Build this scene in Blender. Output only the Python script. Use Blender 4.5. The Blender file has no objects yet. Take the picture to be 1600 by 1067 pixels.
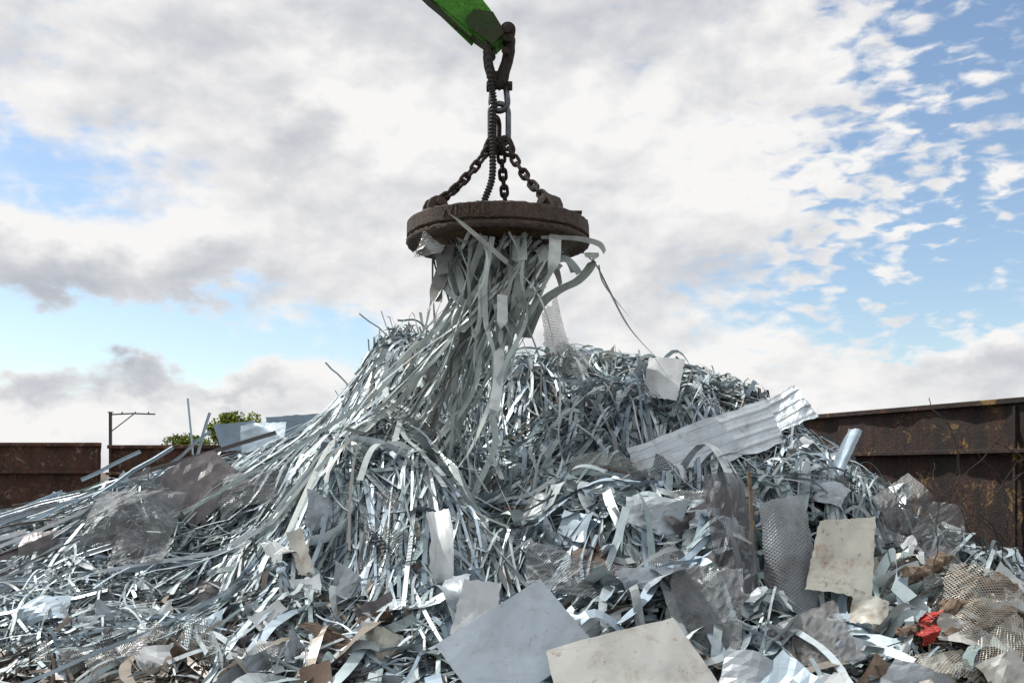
import bpy, math, random
import numpy as np
from mathutils import Vector, Matrix, Euler
random.seed(7); rng=np.random.default_rng(11)
scene=bpy.context.scene; COL=scene.collection
R=math.radians
# ------------------------------------------------------------ node helper
class NT:
    def __init__(s,tree): s.t=tree; s.n=tree.nodes; s.l=tree.links
    def lk(s,a,b):
        if isinstance(a,(int,float)): b.default_value=a
        elif isinstance(a,(tuple,list)): b.default_value=a if len(b.default_value)==len(a) else tuple(a)+(1,)
        else: s.l.new(a,b)
    def m(s,op,a,b=None,c=None,clamp=False):
        n=s.n.new('ShaderNodeMath'); n.operation=op; n.use_clamp=clamp
        s.lk(a,n.inputs[0])
        if b is not None: s.lk(b,n.inputs[1])
        if c is not None: s.lk(c,n.inputs[2])
        return n.outputs[0]
    def v(s,op,a,b=None,scale=None):
        n=s.n.new('ShaderNodeVectorMath'); n.operation=op
        s.lk(a,n.inputs[0])
        if b is not None: s.lk(b,n.inputs[1])
        if scale is not None: s.lk(scale,n.inputs['Scale'])
        return n.outputs['Value'] if op in('DOT_PRODUCT','LENGTH') else n.outputs[0]
    def noise(s,vec,scale,detail=4,rough=.55,dist=0,color=False):
        n=s.n.new('ShaderNodeTexNoise'); s.l.new(vec,n.inputs['Vector'])
        n.inputs['Scale'].default_value=scale; n.inputs['Detail'].default_value=detail
        n.inputs['Roughness'].default_value=rough; n.inputs['Distortion'].default_value=dist
        return n.outputs['Color'] if color else n.outputs['Fac']
    def ramp(s,f,stops):
        n=s.n.new('ShaderNodeValToRGB'); s.l.new(f,n.inputs[0]); e=n.color_ramp.elements
        while len(e)<len(stops): e.new(.5)
        for i,(p,c) in enumerate(stops):
            e[i].position=p; e[i].color=(c,c,c,1) if isinstance(c,(int,float)) else tuple(c)+(1,)
        return n.outputs[0]
    def mix(s,f,a,b,mode='MIX'):
        n=s.n.new('ShaderNodeMix'); n.data_type='RGBA'; n.blend_type=mode
        s.lk(f,n.inputs[0]); s.lk(a,n.inputs[6]); s.lk(b,n.inputs[7]); return n.outputs[2]
    def smooth(s,x,a,b):
        n=s.n.new('ShaderNodeMapRange'); n.interpolation_type='SMOOTHSTEP'
        s.lk(x,n.inputs[0]); n.inputs[1].default_value=a; n.inputs[2].default_value=b
        return n.outputs[0]
    def bump(s,h,st=.3,dist=.02):
        n=s.n.new('ShaderNodeBump'); n.inputs['Strength'].default_value=st; n.inputs['Distance'].default_value=dist
        s.l.new(h,n.inputs['Height']); return n.outputs[0]
def newmat(name):
    m=bpy.data.materials.new(name); m.use_nodes=True
    t=NT(m.node_tree); b=t.n['Principled BSDF']; return m,t,b
# ------------------------------------------------------------ materials
def mat_strip():
    m,t,b=newmat('coated_strip_metal')
    a=t.n.new('ShaderNodeAttribute'); a.attribute_name='col'
    g=t.n.new('ShaderNodeNewGeometry').outputs['Position']
    n=t.noise(g,9,5,.65); n2=t.noise(g,2.2,3)
    d=t.ramp(n,[(.3,(.68,.72,.74)),(.55,(.95,1.0,1.02))]); c=t.mix(1.0,a.outputs['Color'],d,'MULTIPLY')
    f=t.ramp(n2,[(.55,0),(.75,.35)]); c=t.mix(f,c,(.15,.125,.105,1))
    t.lk(c,b.inputs['Base Color']); b.inputs['Metallic'].default_value=.2
    t.lk(t.ramp(n,[(.3,.5),(.7,.34)]),b.inputs['Roughness'])
    t.lk(t.bump(n,.25,.01),b.inputs['Normal']); return m
def mat_sheet(name,col,stain=(.2,.14,.09),amt=.4,metal=.2,rough=.4,bump=.3,rib=0):
    m,t,b=newmat(name)
    g=t.n.new('ShaderNodeTexCoord').outputs['Object']
    n=t.noise(g,4,7,.7,.6); n2=t.noise(g,16,6,.75); n3=t.noise(g,1.6,4,.6,1.0); n4=t.noise(t.v('MULTIPLY',g,(3,3,40)),1,4,.6)
    c=t.mix(t.ramp(n3,[(.35,0),(.7,1)]),tuple(x*.75 for x in col)+(1,),tuple(min(1,x*1.15) for x in col)+(1,))
    c=t.mix(t.ramp(n,[(.52,0),(.70,amt)]),c,stain+(1,))
    c=t.mix(t.ramp(n4,[(.58,0),(.68,.35)]),c,tuple(x*.6 for x in col)+(1,))
    c=t.mix(t.ramp(n2,[(.58,0),(.68,amt)]),c,tuple(x*.5 for x in stain)+(1,))
    t.lk(c,b.inputs['Base Color']); b.inputs['Metallic'].default_value=metal
    t.lk(t.ramp(n,[(.3,rough*.75),(.7,min(1,rough*1.5))]),b.inputs['Roughness'])
    h=t.m('ADD',t.m('MULTIPLY',n3,2.0),t.m('MULTIPLY',n2,.25))
    if rib:
        uv=t.n.new('ShaderNodeTexCoord').outputs['UV']; s=t.n.new('ShaderNodeSeparateXYZ'); t.lk(uv,s.inputs[0])
        h=t.m('ADD',h,t.m('MULTIPLY',t.m('POWER',t.m('ABSOLUTE',t.m('SINE',t.m('MULTIPLY',s.outputs[1],rib))),6.0),1.0))
    t.lk(t.bump(h,bump,.03),b.inputs['Normal']); return m
def mat_mesh(name,col,pitch,wire):
    m,t,b=newmat(name)
    uv=t.n.new('ShaderNodeTexCoord').outputs['UV']
    s=t.n.new('ShaderNodeSeparateXYZ'); t.lk(uv,s.inputs[0])
    U=t.m('DIVIDE',s.outputs[0],pitch*1.5); V=t.m('DIVIDE',s.outputs[1],pitch)
    a=t.m('FRACT',t.m('ADD',U,V)); c=t.m('FRACT',t.m('SUBTRACT',U,V))
    da=t.m('ABSOLUTE',t.m('SUBTRACT',a,.5)); dc=t.m('ABSOLUTE',t.m('SUBTRACT',c,.5))
    e=t.m('MAXIMUM',da,dc); w=t.m('GREATER_THAN',e,.5-wire)
    g=t.n.new('ShaderNodeTexCoord').outputs['Object']; n=t.noise(g,3,6,.7)
    cc=t.mix(t.ramp(n,[(.4,0),(.62,.8)]),tuple(col)+(1,),(col[0]*.45,col[1]*.42,col[2]*.38,1))
    t.lk(cc,b.inputs['Base Color']); b.inputs['Metallic'].default_value=.35; b.inputs['Roughness'].default_value=.38
    t.lk(w,b.inputs['Alpha']); t.lk(t.bump(e,.8,.01),b.inputs['Normal']); return m
def mat_rust(name,dark,mid,light,paint=None,pamt=.5,scale=1.0,pth=.56,streak=0):
    m,t,b=newmat(name)
    g=t.n.new('ShaderNodeNewGeometry').outputs['Position']
    st=t.v('MULTIPLY',g,(1,1,.35)); 
    n=t.noise(st,1.6*scale,8,.7,.5); n2=t.noise(g,7*scale,7,.7); n3=t.noise(g,28*scale,4,.7)
    c=t.mix(t.ramp(n,[(.38,0),(.62,1)]),tuple(dark)+(1,),tuple(mid)+(1,))
    c=t.mix(t.ramp(n2,[(.52,0),(.7,.8)]),c,tuple(light)+(1,))
    c=t.mix(t.ramp(n3,[(.4,.5),(.5,0)]),c,tuple(x*.5 for x in dark)+(1,))
    if streak:
        n5=t.noise(t.v('MULTIPLY',g,(3.5,3.5,.3)),1,7,.7); c=t.mix(t.ramp(n5,[(.45,0),(.57,streak)]),c,(.014,.012,.012,1))
    if paint:
        n4=t.noise(g,2.7*scale,9,.75,.8); c=t.mix(t.ramp(n4,[(pth,0),(pth+.04,pamt)]),c,tuple(paint)+(1,))
    t.lk(c,b.inputs['Base Color']); b.inputs['Roughness'].default_value=.75; b.inputs['Metallic'].default_value=.15
    t.lk(t.bump(t.m('ADD',n2,t.m('MULTIPLY',n3,.4)),.6,.03),b.inputs['Normal']); return m
def mat_plain(name,c1,c2,scale=6,rough=.8,metal=0,bump=.4):
    m,t,b=newmat(name)
    g=t.n.new('ShaderNodeNewGeometry').outputs['Position']; n=t.noise(g,scale,7,.65,.3)
    t.lk(t.ramp(n,[(.35,c1),(.68,c2)]),b.inputs['Base Color'])
    b.inputs['Roughness'].default_value=rough; b.inputs['Metallic'].default_value=metal
    t.lk(t.bump(n,bump,.04),b.inputs['Normal']); return m
M_STRIP=mat_strip()
M_BLUEGREY=mat_sheet('painted_blue_grey_plate',(.28,.34,.40),(.16,.14,.12),.4,.1,.45,.04)
M_CREAM=mat_sheet('dirty_cream_sheet',(.48,.48,.43),(.24,.12,.05),.75,.1,.45,.06)
M_OFFW=mat_sheet('grimy_off_white_sheet',(.50,.51,.49),(.24,.17,.11),.6,.15,.42,.06)
M_WHITE=mat_sheet('white_coated_sheet',(.60,.64,.66),(.25,.22,.18),.3,.15,.38,.2)
M_SILVER=mat_sheet('galvanised_sheet',(.44,.50,.55),(.18,.15,.12),.5,.35,.34,.4)
M_PANEL=mat_sheet('ribbed_galvanised_panel',(.52,.59,.64),(.20,.17,.13),.6,.35,.30,.6,rib=26)
M_LIGHTBLUE=mat_sheet('pale_blue_sheet',(.36,.46,.54),(.22,.19,.16),.35,.2,.4,.2)
M_BLUEP=mat_sheet('blue_grey_stacked_panel',(.25,.34,.42),(.16,.15,.14),.45,.15,.45,.3)
M_DARKSHEET=mat_sheet('tarnished_dark_sheet',(.16,.15,.155),(.10,.08,.07),.4,.4,.35,.5)
M_BROWN=mat_sheet('rusty_brown_sheet',(.14,.10,.075),(.06,.035,.02),.5,.1,.7,.5)
M_RED=mat_sheet('red_painted_sheet',(.40,.03,.02),(.15,.03,.02),.6,.0,.5,.3)
M_MESHW=mat_mesh('pale_expanded_mesh',(.55,.57,.57),.018,.17)
M_MESHG=mat_mesh('grey_expanded_mesh',(.26,.28,.30),.018,.2)
M_MESHD=mat_mesh('silvery_dimpled_mesh',(.28,.31,.34),.026,.36)
M_MESHN=mat_mesh('dark_fine_netting',(.14,.15,.17),.014,.24)
M_MESHF=mat_mesh('fine_expanded_mesh',(.36,.37,.38),.014,.18)
M_MESHC=mat_mesh('beige_expanded_mesh',(.42,.40,.35),.022,.15)
MESHES=[M_MESHW,M_MESHG,M_MESHG,M_MESHN,M_MESHF]
M_WALL=mat_rust('rusty_wall_steel',(.035,.022,.018),(.10,.045,.028),(.20,.085,.045),(.30,.27,.23),.5)
M_WALLR=mat_rust('dark_rusty_wall_steel',(.020,.014,.012),(.056,.028,.021),(.13,.055,.032),(.32,.21,.07),.6,.7,.575,streak=.8)
M_MAG=mat_rust('rusty_magnet_iron',(.038,.030,.026),(.09,.062,.048),(.15,.10,.075),None,.5,2.0)
M_LET=mat_rust('rusty_raised_letters',(.05,.038,.03),(.11,.075,.056),(.17,.11,.085),None,.5,2.0)
M_MAGU=mat_rust('worn_magnet_underside',(.10,.075,.045),(.20,.15,.09),(.28,.21,.12),None,.5,2.0)
M_CHAIN=mat_rust('dark_chain_steel',(.02,.016,.014),(.045,.03,.024),(.09,.055,.035),None,.5,3.0)
M_GALV=mat_plain('worn_lifting_steel',(.05,.055,.065),(.16,.18,.21),12,.35,.8,.2)
M_GREEN=mat_rust('green_boom_paint',(.04,.18,.015),(.075,.30,.025),(.10,.36,.035),(.07,.045,.02),.85,1.6,.59)
M_GREEND=mat_rust('dark_green_brown_boom',(.02,.04,.012),(.035,.08,.02),(.06,.04,.02),(.05,.03,.02),.8,1.6)  # darker green and brown than the arm paint
M_RUBBER=mat_plain('black_cable_rubber',(.012,.012,.013),(.035,.032,.03),20,.6)
M_MOUND=mat_plain('scrap_core_gap_shade',(.008,.008,.009),(.045,.042,.04),11,.7,.3,1.0)  # near black base colour stands in for shade in gaps between strips
M_GROUND=mat_plain('oily_yard_dirt',(.07,.05,.04),(.17,.13,.105),3,.95,0,.8)
M_WOOD=mat_plain('weathered_wood',(.12,.075,.045),(.28,.20,.13),8,.85)
M_LOG=mat_plain('twisted_brown_debris',(.09,.06,.045),(.32,.25,.18),14,.95,0,1.0)
M_MAST=mat_plain('mast_steel',(.06,.065,.07),(.1,.105,.11),4,.6,.3)
M_BARK=mat_plain('tree_bark',(.05,.04,.03),(.1,.08,.06),8)
def mat_leaf():
    m,t,b=newmat('leaf_green'); a=t.n.new('ShaderNodeAttribute'); a.attribute_name='col'
    t.lk(a.outputs['Color'],b.inputs['Base Color']); b.inputs['Roughness'].default_value=.6; return m
M_LEAF=mat_leaf()
# ------------------------------------------------------------ object helpers
def finish(o,label=None,category=None,group=None,parent=None,kind=None):
    COL.objects.link(o)
    if label: o['label']=label
    if category: o['category']=category
    if group: o['group']=group
    if kind: o['kind']=kind
    if parent is not None:
        o.parent=parent; o.matrix_basis=parent.matrix_basis.inverted()@o.matrix_basis
    return o
def mk(name,verts,faces,mat,smooth=False,uv=None,col=None,origin=None,**kw):
    V=np.asarray(verts,dtype=float).reshape(-1,3)
    o=np.array(origin) if origin is not None else V.mean(axis=0)
    me=bpy.data.meshes.new(name)
    me.from_pydata((V-o).tolist(),[],faces if isinstance(faces,list) else faces.tolist())
    if uv is not None:
        l=me.uv_layers.new(name='UVMap'); idx=np.zeros(len(me.loops),dtype=np.int32); me.loops.foreach_get('vertex_index',idx)
        l.data.foreach_set('uv',np.asarray(uv)[idx].astype(np.float32).ravel())
    if col is not None:
        a=me.color_attributes.new('col','FLOAT_COLOR','POINT')
        c=np.ones((len(V),4),dtype=np.float32); c[:,:3]=col; a.data.foreach_set('color',c.ravel())
    if smooth: me.polygons.foreach_set('use_smooth',[True]*len(me.polygons))
    me.materials.append(mat); me.update()
    ob=bpy.data.objects.new(name,me); ob.matrix_basis=Matrix.Translation(Vector(o))
    return finish(ob,**kw)
def empty(name,loc,**kw):
    o=bpy.data.objects.new(name,None); o.empty_display_size=.2; o.matrix_basis=Matrix.Translation(Vector(loc)); return finish(o,**kw)
def tube_data(pts,r,n=8,closed=False,caps=True):
    P=[Vector(p) for p in pts]; N=len(P); rs=r if hasattr(r,'__len__') else [r]*N
    V=[];F=[]; prev=None
    for i in range(N):
        if closed: T=(P[(i+1)%N]-P[i-1]).normalized()
        else: T=(P[min(i+1,N-1)]-P[max(i-1,0)]).normalized()
        if prev is None:
            up=Vector((0,0,1)) if abs(T.z)<.9 else Vector((0,1,0)); a=T.cross(up).normalized()
        else: a=(prev-T*prev.dot(T)).normalized()
        prev=a; b=T.cross(a)
        for k in range(n):
            th=2*math.pi*k/n; V.append(tuple(P[i]+(a*math.cos(th)+b*math.sin(th))*rs[i]))
    for i in range(N if closed else N-1):
        j=(i+1)%N
        for k in range(n): F.append((i*n+k,i*n+(k+1)%n,j*n+(k+1)%n,j*n+k))
    if not closed and caps: F.append(tuple(range(n-1,-1,-1))); F.append(tuple(range((N-1)*n,N*n)))
    return V,F
def join(*ds):
    V=[];F=[]
    for v,f in ds:
        k=len(V); V+=[tuple(x) for x in v]; F+=[tuple(i+k for i in ff) for ff in f]
    return V,F
def box_data(c,s,M=None,bev=.0):
    x,y,z=s[0]/2,s[1]/2,s[2]/2; b=bev if bev else min(s)*.08
    V=[];F=[]
    import itertools
    for sx,sy,sz in itertools.product((-1,1),repeat=3):
        V+= [(sx*x,sy*(y-b),sz*(z-b)),(sx*(x-b),sy*y,sz*(z-b)),(sx*(x-b),sy*(y-b),sz*z)]
    def id(sx,sy,sz,k): return (((sx>0)*4+(sy>0)*2+(sz>0))*3+k)
    for s1 in(-1,1):
        F.append([id(s1,a,c_,0) for a,c_ in((-1,-1),(1,-1),(1,1),(-1,1))])
        F.append([id(a,s1,c_,1) for a,c_ in((-1,-1),(1,-1),(1,1),(-1,1))])
        F.append([id(a,c_,s1,2) for a,c_ in((-1,-1),(1,-1),(1,1),(-1,1))])
    for a in(-1,1):
        for c_ in(-1,1):
            F.append([id(a,c_,-1,0),id(a,c_,1,0),id(a,c_,1,1),id(a,c_,-1,1)])
            F.append([id(a,-1,c_,0),id(a,1,c_,0),id(a,1,c_,2),id(a,-1,c_,2)])
            F.append([id(-1,a,c_,1),id(1,a,c_,1),id(1,a,c_,2),id(-1,a,c_,2)])
    F+= [[id(a,b_,c_,0),id(a,b_,c_,1),id(a,b_,c_,2)] for a,b_,c_ in itertools.product((-1,1),repeat=3)]
    M=(Matrix.Translation(Vector(c))@(M.to_4x4() if M is not None else Matrix()))
    return [tuple(M@Vector(v)) for v in V],[tuple(f) for f in F]
def lathe(profile,c,n=96):
    V=[];F=[];m=len(profile)
    for k in range(n):
        th=2*math.pi*k/n
        for r,z in profile: V.append((c[0]+r*math.cos(th),c[1]+r*math.sin(th),c[2]+z))
    for k in range(n):
        j=(k+1)%n
        for i in range(m-1): F.append((k*m+i,j*m+i,j*m+i+1,k*m+i+1))
    return V,F
# ------------------------------------------------------------ pile height field
gx=np.arange(-12,12.01,.1); gy=np.arange(4.5,20.01,.1)
GX,GY=np.meshgrid(gx,gy,indexing='ij')
rx=[-12,-9,-6.7,-5,-3.5,-2.6,-2.1,-1.55,-.9,-.4,.84,1.67,2.5,3.2,3.7,4.2,5.0,6.0,7.5,12]
rz=[.3,.6,1.1,1.55,1.88,2.02,2.55,3.26,3.16,2.96,3.06,3.0,2.82,2.55,2.1,1.45,1.0,.65,.35,.1]
def ridge(x): return np.interp(x,rx,rz)
RZ=(ridge(GX)+ridge(GX-.12)+ridge(GX+.12))/3
L=np.interp(GX,[-12,-5,-3,0,4,8,12],[4.5,4.7,5.7,6.7,6.9,6.6,6])
t=np.clip((13-GY)/L,0,1.3); tb=np.clip((GY-13)/5.5,0,1.2)
HH=np.where(GY<13,RZ*(1-t**1.12),RZ*(1-tb**1.7))
for i in range(300):
    bx=rng.uniform(-8,8); by=rng.uniform(6.5,13); s=rng.uniform(.18,.55); a=rng.normal(0,.13)
    HH+=a*np.exp(-((GX-bx)**2+(GY-by)**2)/(2*s*s))*np.clip(RZ*(1-t),0,1)*np.clip((13.2-GY)/.8,0.35,1)
for i in range(60):   # pits between the lumps
    bx=rng.uniform(-3.5,4.5); by=rng.uniform(7.2,10.4); s=rng.uniform(.12,.26)
    HH-=rng.uniform(.25,.6)*np.exp(-((GX-bx)**2+(GY-by)**2)/(2*s*s))*np.clip(RZ*(1-t),0,1)
# hollow where the magnet has just pulled its load out
HH-=.30*np.exp(-((GX+.35)**2/(2*.5**2)+(GY-10.2)**2/(2*.6**2)))
HH=np.maximum(HH,-.15)
def H(x,y):
    fx=np.clip((np.asarray(x)+12)/.1,0,len(gx)-1.001); fy=np.clip((np.asarray(y)-4.5)/.1,0,len(gy)-1.001)
    ix=fx.astype(int); iy=fy.astype(int); u=fx-ix; v=fy-iy
    return (HH[ix,iy]*(1-u)*(1-v)+HH[ix+1,iy]*u*(1-v)+HH[ix,iy+1]*(1-u)*v+HH[ix+1,iy+1]*u*v)
gv=[(-500,-60,0),(500,-60,0),(500,900,0),(-500,900,0)]
mk('ground',gv,[(0,1,2,3)],M_GROUND,kind='structure',label='oily brown dirt of the scrap yard',category='ground')
# ------------------------------------------------------------ sheets (placed first; the heap beds down under them)
ZONES=[]
def sheet(name,x,y,z,w,h,yaw=0,tilt=-20,roll=0,bend=0,crumple=.02,mat=M_SILVER,label='',cat='metal sheet',group=None,n=16,jag=.004,rest=None,zone=True,vb=0,sk=.06,bed=0):
    if rest is not None:   # slide up or down the slope until it rests on the heap
        bx=x/y; bz=(z-1.7)/y; yy=5.8
        while yy<14 and 1.7+bz*yy>float(H(bx*yy,yy))+rest: yy+=.05
        x,y,z=bx*yy,yy,1.7+bz*yy
        if zone: ZONES.append((x,y,max(w,.2)*.42,.5,z))
    u=np.linspace(-.5,.5,n); UU,VV=np.meshgrid(u,u,indexing='ij')
    q=rng.normal(0,sk,(2,4))   # uneven corners
    a_,b_=UU+.5,VV+.5
    bil=lambda c:c[0]*(1-a_)*(1-b_)+c[1]*a_*(1-b_)+c[2]*(1-a_)*b_+c[3]*a_*b_
    X=(UU+bil(q[0]))*w; Z=(VV+bil(q[1]))*h
    if jag:
        ed=(np.abs(UU)>.49)|(np.abs(VV)>.49); X=X+ed*rng.normal(0,jag,UU.shape); Z=Z+ed*rng.normal(0,jag,UU.shape)
    Y=bend*((UU*2)**2-.3)*w*.5+vb*((VV*2)**2-.3)*h*.5
    for _ in range(5):
        a=rng.uniform(0,6.28); c=rng.uniform(-.3,.3); k=rng.normal(0,crumple)*3
        Y=Y+k*np.abs(np.cos(a)*UU+np.sin(a)*VV-c)
    Y=Y-Y.mean()+rng.normal(0,crumple*.12,Y.shape)
    M=Matrix.Rotation(R(yaw),3,'Z')@Matrix.Rotation(R(tilt),3,'X')@Matrix.Rotation(R(-roll),3,'Y')
    P=np.stack([X,Y,Z],-1).reshape(-1,3)@np.array(M).T+np.array([x,y,z])
    if bed:   # press the heap down under the sheet
        Q=P.reshape(n,n,3); f=np.linspace(0,n-1.001,int(max(w,h)/.05)+2); A,B=np.meshgrid(f,f,indexing='ij'); ia=A.astype(int);ib=B.astype(int);ua=(A-ia)[...,None];ub=(B-ib)[...,None]
        S=(Q[ia,ib]*(1-ua)*(1-ub)+Q[ia+1,ib]*ua*(1-ub)+Q[ia,ib+1]*(1-ua)*ub+Q[ia+1,ib+1]*ua*ub).reshape(-1,3)
        ix=np.clip(((S[:,0]+12)/.1).round().astype(int),1,len(gx)-2); iy=np.clip(((S[:,1]-4.5)/.1).round().astype(int),1,len(gy)-2)
        for dx in(-1,0,1):
            for dy in(-3,-2,-1,0,1): np.minimum.at(HH,(ix+dx,iy+dy),S[:,2]-bed)
    I=(np.arange(n-1)[:,None]*n+np.arange(n-1)[None,:]).ravel()
    F=np.stack([I,I+n,I+n+1,I+1],1)
    uv=np.stack([UU*w,VV*h],-1).reshape(-1,2)
    return mk(name,P,F,mat,smooth=crumple<.03,uv=uv,label=label,category=cat,group=group,origin=(x,y,z))
def msh(*a,**k):
    k.setdefault('cat','metal mesh'); return sheet('mesh_panel',*a,**k)
sheet('metal_plate',.02,7.1,.46,.88,.64,yaw=-5,tilt=-36,roll=38,crumple=.0015,jag=.001,sk=.015,mat=M_BLUEGREY,rest=.38,bed=.12,label='flat blue grey painted plate leaning on the scrap heap',cat='metal plate')
sheet('metal_plate',.82,6.9,.34,.92,.56,yaw=6,tilt=-42,roll=16,crumple=.008,bend=.05,n=12,sk=.05,jag=.002,mat=M_OFFW,rest=.32,bed=.12,label='dirty off white metal plate bent over the scrap',cat='metal plate')
sheet('metal_sheet',2.83,8.4,.98,.50,.68,yaw=-12,tilt=-22,roll=-8,bend=.02,crumple=.005,sk=.04,jag=.004,n=20,mat=M_CREAM,rest=.36,bed=.14,label='stained cream sheet standing upright in the scrap')
msh(2.36,8.4,.97,.40,.84,yaw=-6,tilt=-18,roll=4,bend=.45,vb=.12,crumple=.02,sk=.10,mat=M_MESHD,n=22,rest=.38,bed=.14,label='silvery dimpled mesh panel bulging forward')
sheet('metal_sheet',2.13,10.6,1.99,1.75,.56,yaw=6,tilt=-38,roll=22,crumple=.018,bend=.04,mat=M_PANEL,n=14,sk=.05,jag=.012,rest=.27,bed=.13,label='long crumpled galvanised sheet lying over the heap')
sheet('metal_sheet',2.98,10.8,2.34,.58,.50,yaw=-14,tilt=-30,roll=24,crumple=.035,mat=M_PANEL,n=9,jag=.01,rest=.27,bed=.13,label='bent dirty galvanised sheet on top of the long sheet')
sheet('metal_sheet',1.83,12.1,2.83,.42,.52,yaw=-25,tilt=-24,roll=-4,bend=.12,crumple=.006,sk=.02,mat=M_WHITE,rest=.32,bed=.12,label='small white sheet standing near the top of the heap')
sheet('metal_sheet',-3.43,11,1.56,.70,.66,yaw=12,tilt=-28,roll=38,bend=.35,crumple=.05,mat=M_DARKSHEET,n=10,rest=.30,bed=.1,label='dark crumpled sheet bulging out of the heap')
msh(-4.0,10.5,1.2,.80,.60,yaw=6,tilt=-38,roll=-8,crumple=.05,mat=M_MESHG,rest=.26,label='grey expanded mesh panel lying on the heap')
msh(-3.7,9.9,.92,.5,.4,yaw=-10,tilt=-35,roll=8,crumple=.05,mat=M_MESHG,rest=.24,label='grey expanded mesh offcut on the heap')
msh(-2.8,10.8,1.5,.9,.5,yaw=-15,tilt=-35,roll=30,crumple=.05,mat=M_MESHG,rest=.28,label='crumpled grey mesh sloping down the heap')
sheet('metal_sheet',-3.15,12.5,2.14,.60,.36,yaw=-15,tilt=-35,roll=8,crumple=.02,mat=M_LIGHTBLUE,label='pale blue sheet lying on the crest of the heap')
sheet('metal_sheet',-2.75,13.3,2.30,1.05,.30,yaw=12,tilt=-8,roll=3,crumple=.015,sk=.03,mat=M_BLUEP,label='long blue grey panel behind the crest of the heap')
sheet('metal_sheet',-3.65,13.2,2.14,.55,.36,yaw=20,tilt=-20,roll=10,crumple=.02,mat=M_BLUEP,label='blue grey panel leaning on the crest of the heap')
sheet('metal_sheet',-2.2,12.9,2.28,.45,.25,yaw=10,tilt=-15,roll=14,crumple=.02,mat=M_LIGHTBLUE,label='pale blue sheet on the crest of the heap')
sheet('metal_sheet',-2.6,12.4,2.05,.45,.26,yaw=-10,tilt=-40,roll=-10,crumple=.03,mat=M_WHITE,label='white sheet on the crest of the heap')
sheet('metal_sheet',-.60,8.2,1.02,.18,.85,yaw=20,tilt=-20,roll=-6,bend=.1,vb=.35,crumple=.02,mat=M_WHITE,rest=.35,label='curled white sheet strip hanging down the heap')
sheet('metal_sheet',-.42,7.9,.72,.20,.4,yaw=-20,tilt=-25,roll=20,bend=.1,vb=.5,crumple=.012,mat=M_SILVER,rest=.3,label='curled silver sheet offcut')
sheet('metal_sheet',-.27,7.6,.68,.28,.40,yaw=10,tilt=-24,roll=-12,crumple=.015,mat=M_WHITE,rest=.3,label='small white sheet wedged behind the flat plate')
sheet('metal_sheet',-1.87,8.8,.96,.15,.42,yaw=10,tilt=-24,roll=15,crumple=.006,mat=M_CREAM,rest=.24,label='narrow cream sheet offcut standing in the strips')
sheet('metal_sheet',2.85,7.9,.60,.26,.24,yaw=0,tilt=-35,roll=-20,crumple=.02,mat=M_CREAM,rest=.26,label='small cream sheet lying below the upright sheet')
msh(1.98,8.7,1.06,.40,1.0,yaw=20,tilt=-10,roll=3,bend=.5,vb=.1,crumple=.06,mat=M_MESHN,n=20,rest=.34,label='dark netting folded upright in the scrap')
msh(3.66,9.4,1.25,.70,.60,yaw=-10,tilt=-15,roll=35,crumple=.05,mat=M_MESHF,n=20,rest=.30,label='crumpled fine mesh standing up from the heap')
msh(3.9,9,1.05,.6,.60,yaw=15,tilt=-15,roll=-20,crumple=.05,mat=M_MESHF,n=20,rest=.3,label='folded fine mesh sheet leaning over')
msh(3.65,7.9,.62,.60,.62,yaw=-15,tilt=-30,roll=-25,crumple=.045,mat=M_MESHC,n=16,bend=.3,rest=.30,zone=False,label='beige expanded mesh sheet bulging upward')
msh(3.9,7.6,.30,.6,.5,yaw=15,tilt=-45,roll=20,crumple=.05,mat=M_MESHC,n=14,rest=.24,zone=False,label='beige expanded mesh offcut crumpled in debris')
msh(3.3,7.4,.25,.5,.4,yaw=25,tilt=-50,roll=-10,crumple=.05,mat=M_MESHC,n=14,rest=.24,zone=False,label='beige expanded mesh offcut crumpled in debris')
msh(2.3,7.5,.42,.6,.5,yaw=-15,tilt=-48,roll=20,crumple=.04,mat=M_MESHF,n=20,rest=.18,zone=False,label='grey crumpled mesh bunched among scrap')
msh(1.45,7.6,.62,.5,.8,yaw=15,tilt=-30,roll=-20,crumple=.05,mat=M_MESHG,n=20,rest=.24,zone=False,label='grey mesh offcut bent over the scrap')
msh(.50,11.1,3.28,.26,.60,yaw=30,tilt=5,roll=15,bend=.4,crumple=.05,mat=M_MESHW,n=20,jag=.015,sk=.12,label='pale mesh sheet hanging beside the strips')
msh(.66,11.5,3.00,.5,.35,yaw=-10,tilt=-30,roll=-30,crumple=.06,mat=M_MESHW,n=20,jag=.015,sk=.12,label='pale mesh sheet bunched on the heap top')
msh(-.85,10.3,4.0,.25,.2,yaw=-10,tilt=-40,roll=-25,crumple=.03,mat=M_MESHW,n=12,label='small pale mesh scrap stuck under the magnet')
sheet('metal_sheet',3.65,11,1.85,.14,.85,yaw=10,tilt=-30,roll=-35,crumple=.01,mat=M_LIGHTBLUE,rest=.24,label='narrow greenish sheet sliding down the heap')
sheet('metal_sheet',3.95,10,1.5,.12,.2,yaw=10,tilt=-10,roll=-15,crumple=.01,mat=M_LIGHTBLUE,rest=.2,label='small greenish sheet offcut')
msh(.95,9.8,1.65,.9,.32,yaw=5,tilt=-40,roll=8,crumple=.05,bend=.2,mat=M_MESHW,n=20,rest=.25,zone=False,label='wide ribbon of pale mesh on the heap')
msh(1.85,9.4,1.40,.9,.25,yaw=-10,tilt=-45,roll=-3,crumple=.05,mat=M_MESHW,n=20,rest=.25,zone=False,label='long ribbon of pale mesh draped over scrap')
msh(.6,8.1,.85,1.1,.4,yaw=10,tilt=-45,roll=-8,crumple=.06,mat=M_MESHG,n=20,rest=.25,zone=False,label='crumpled grey mesh spread on the scrap')
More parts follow.
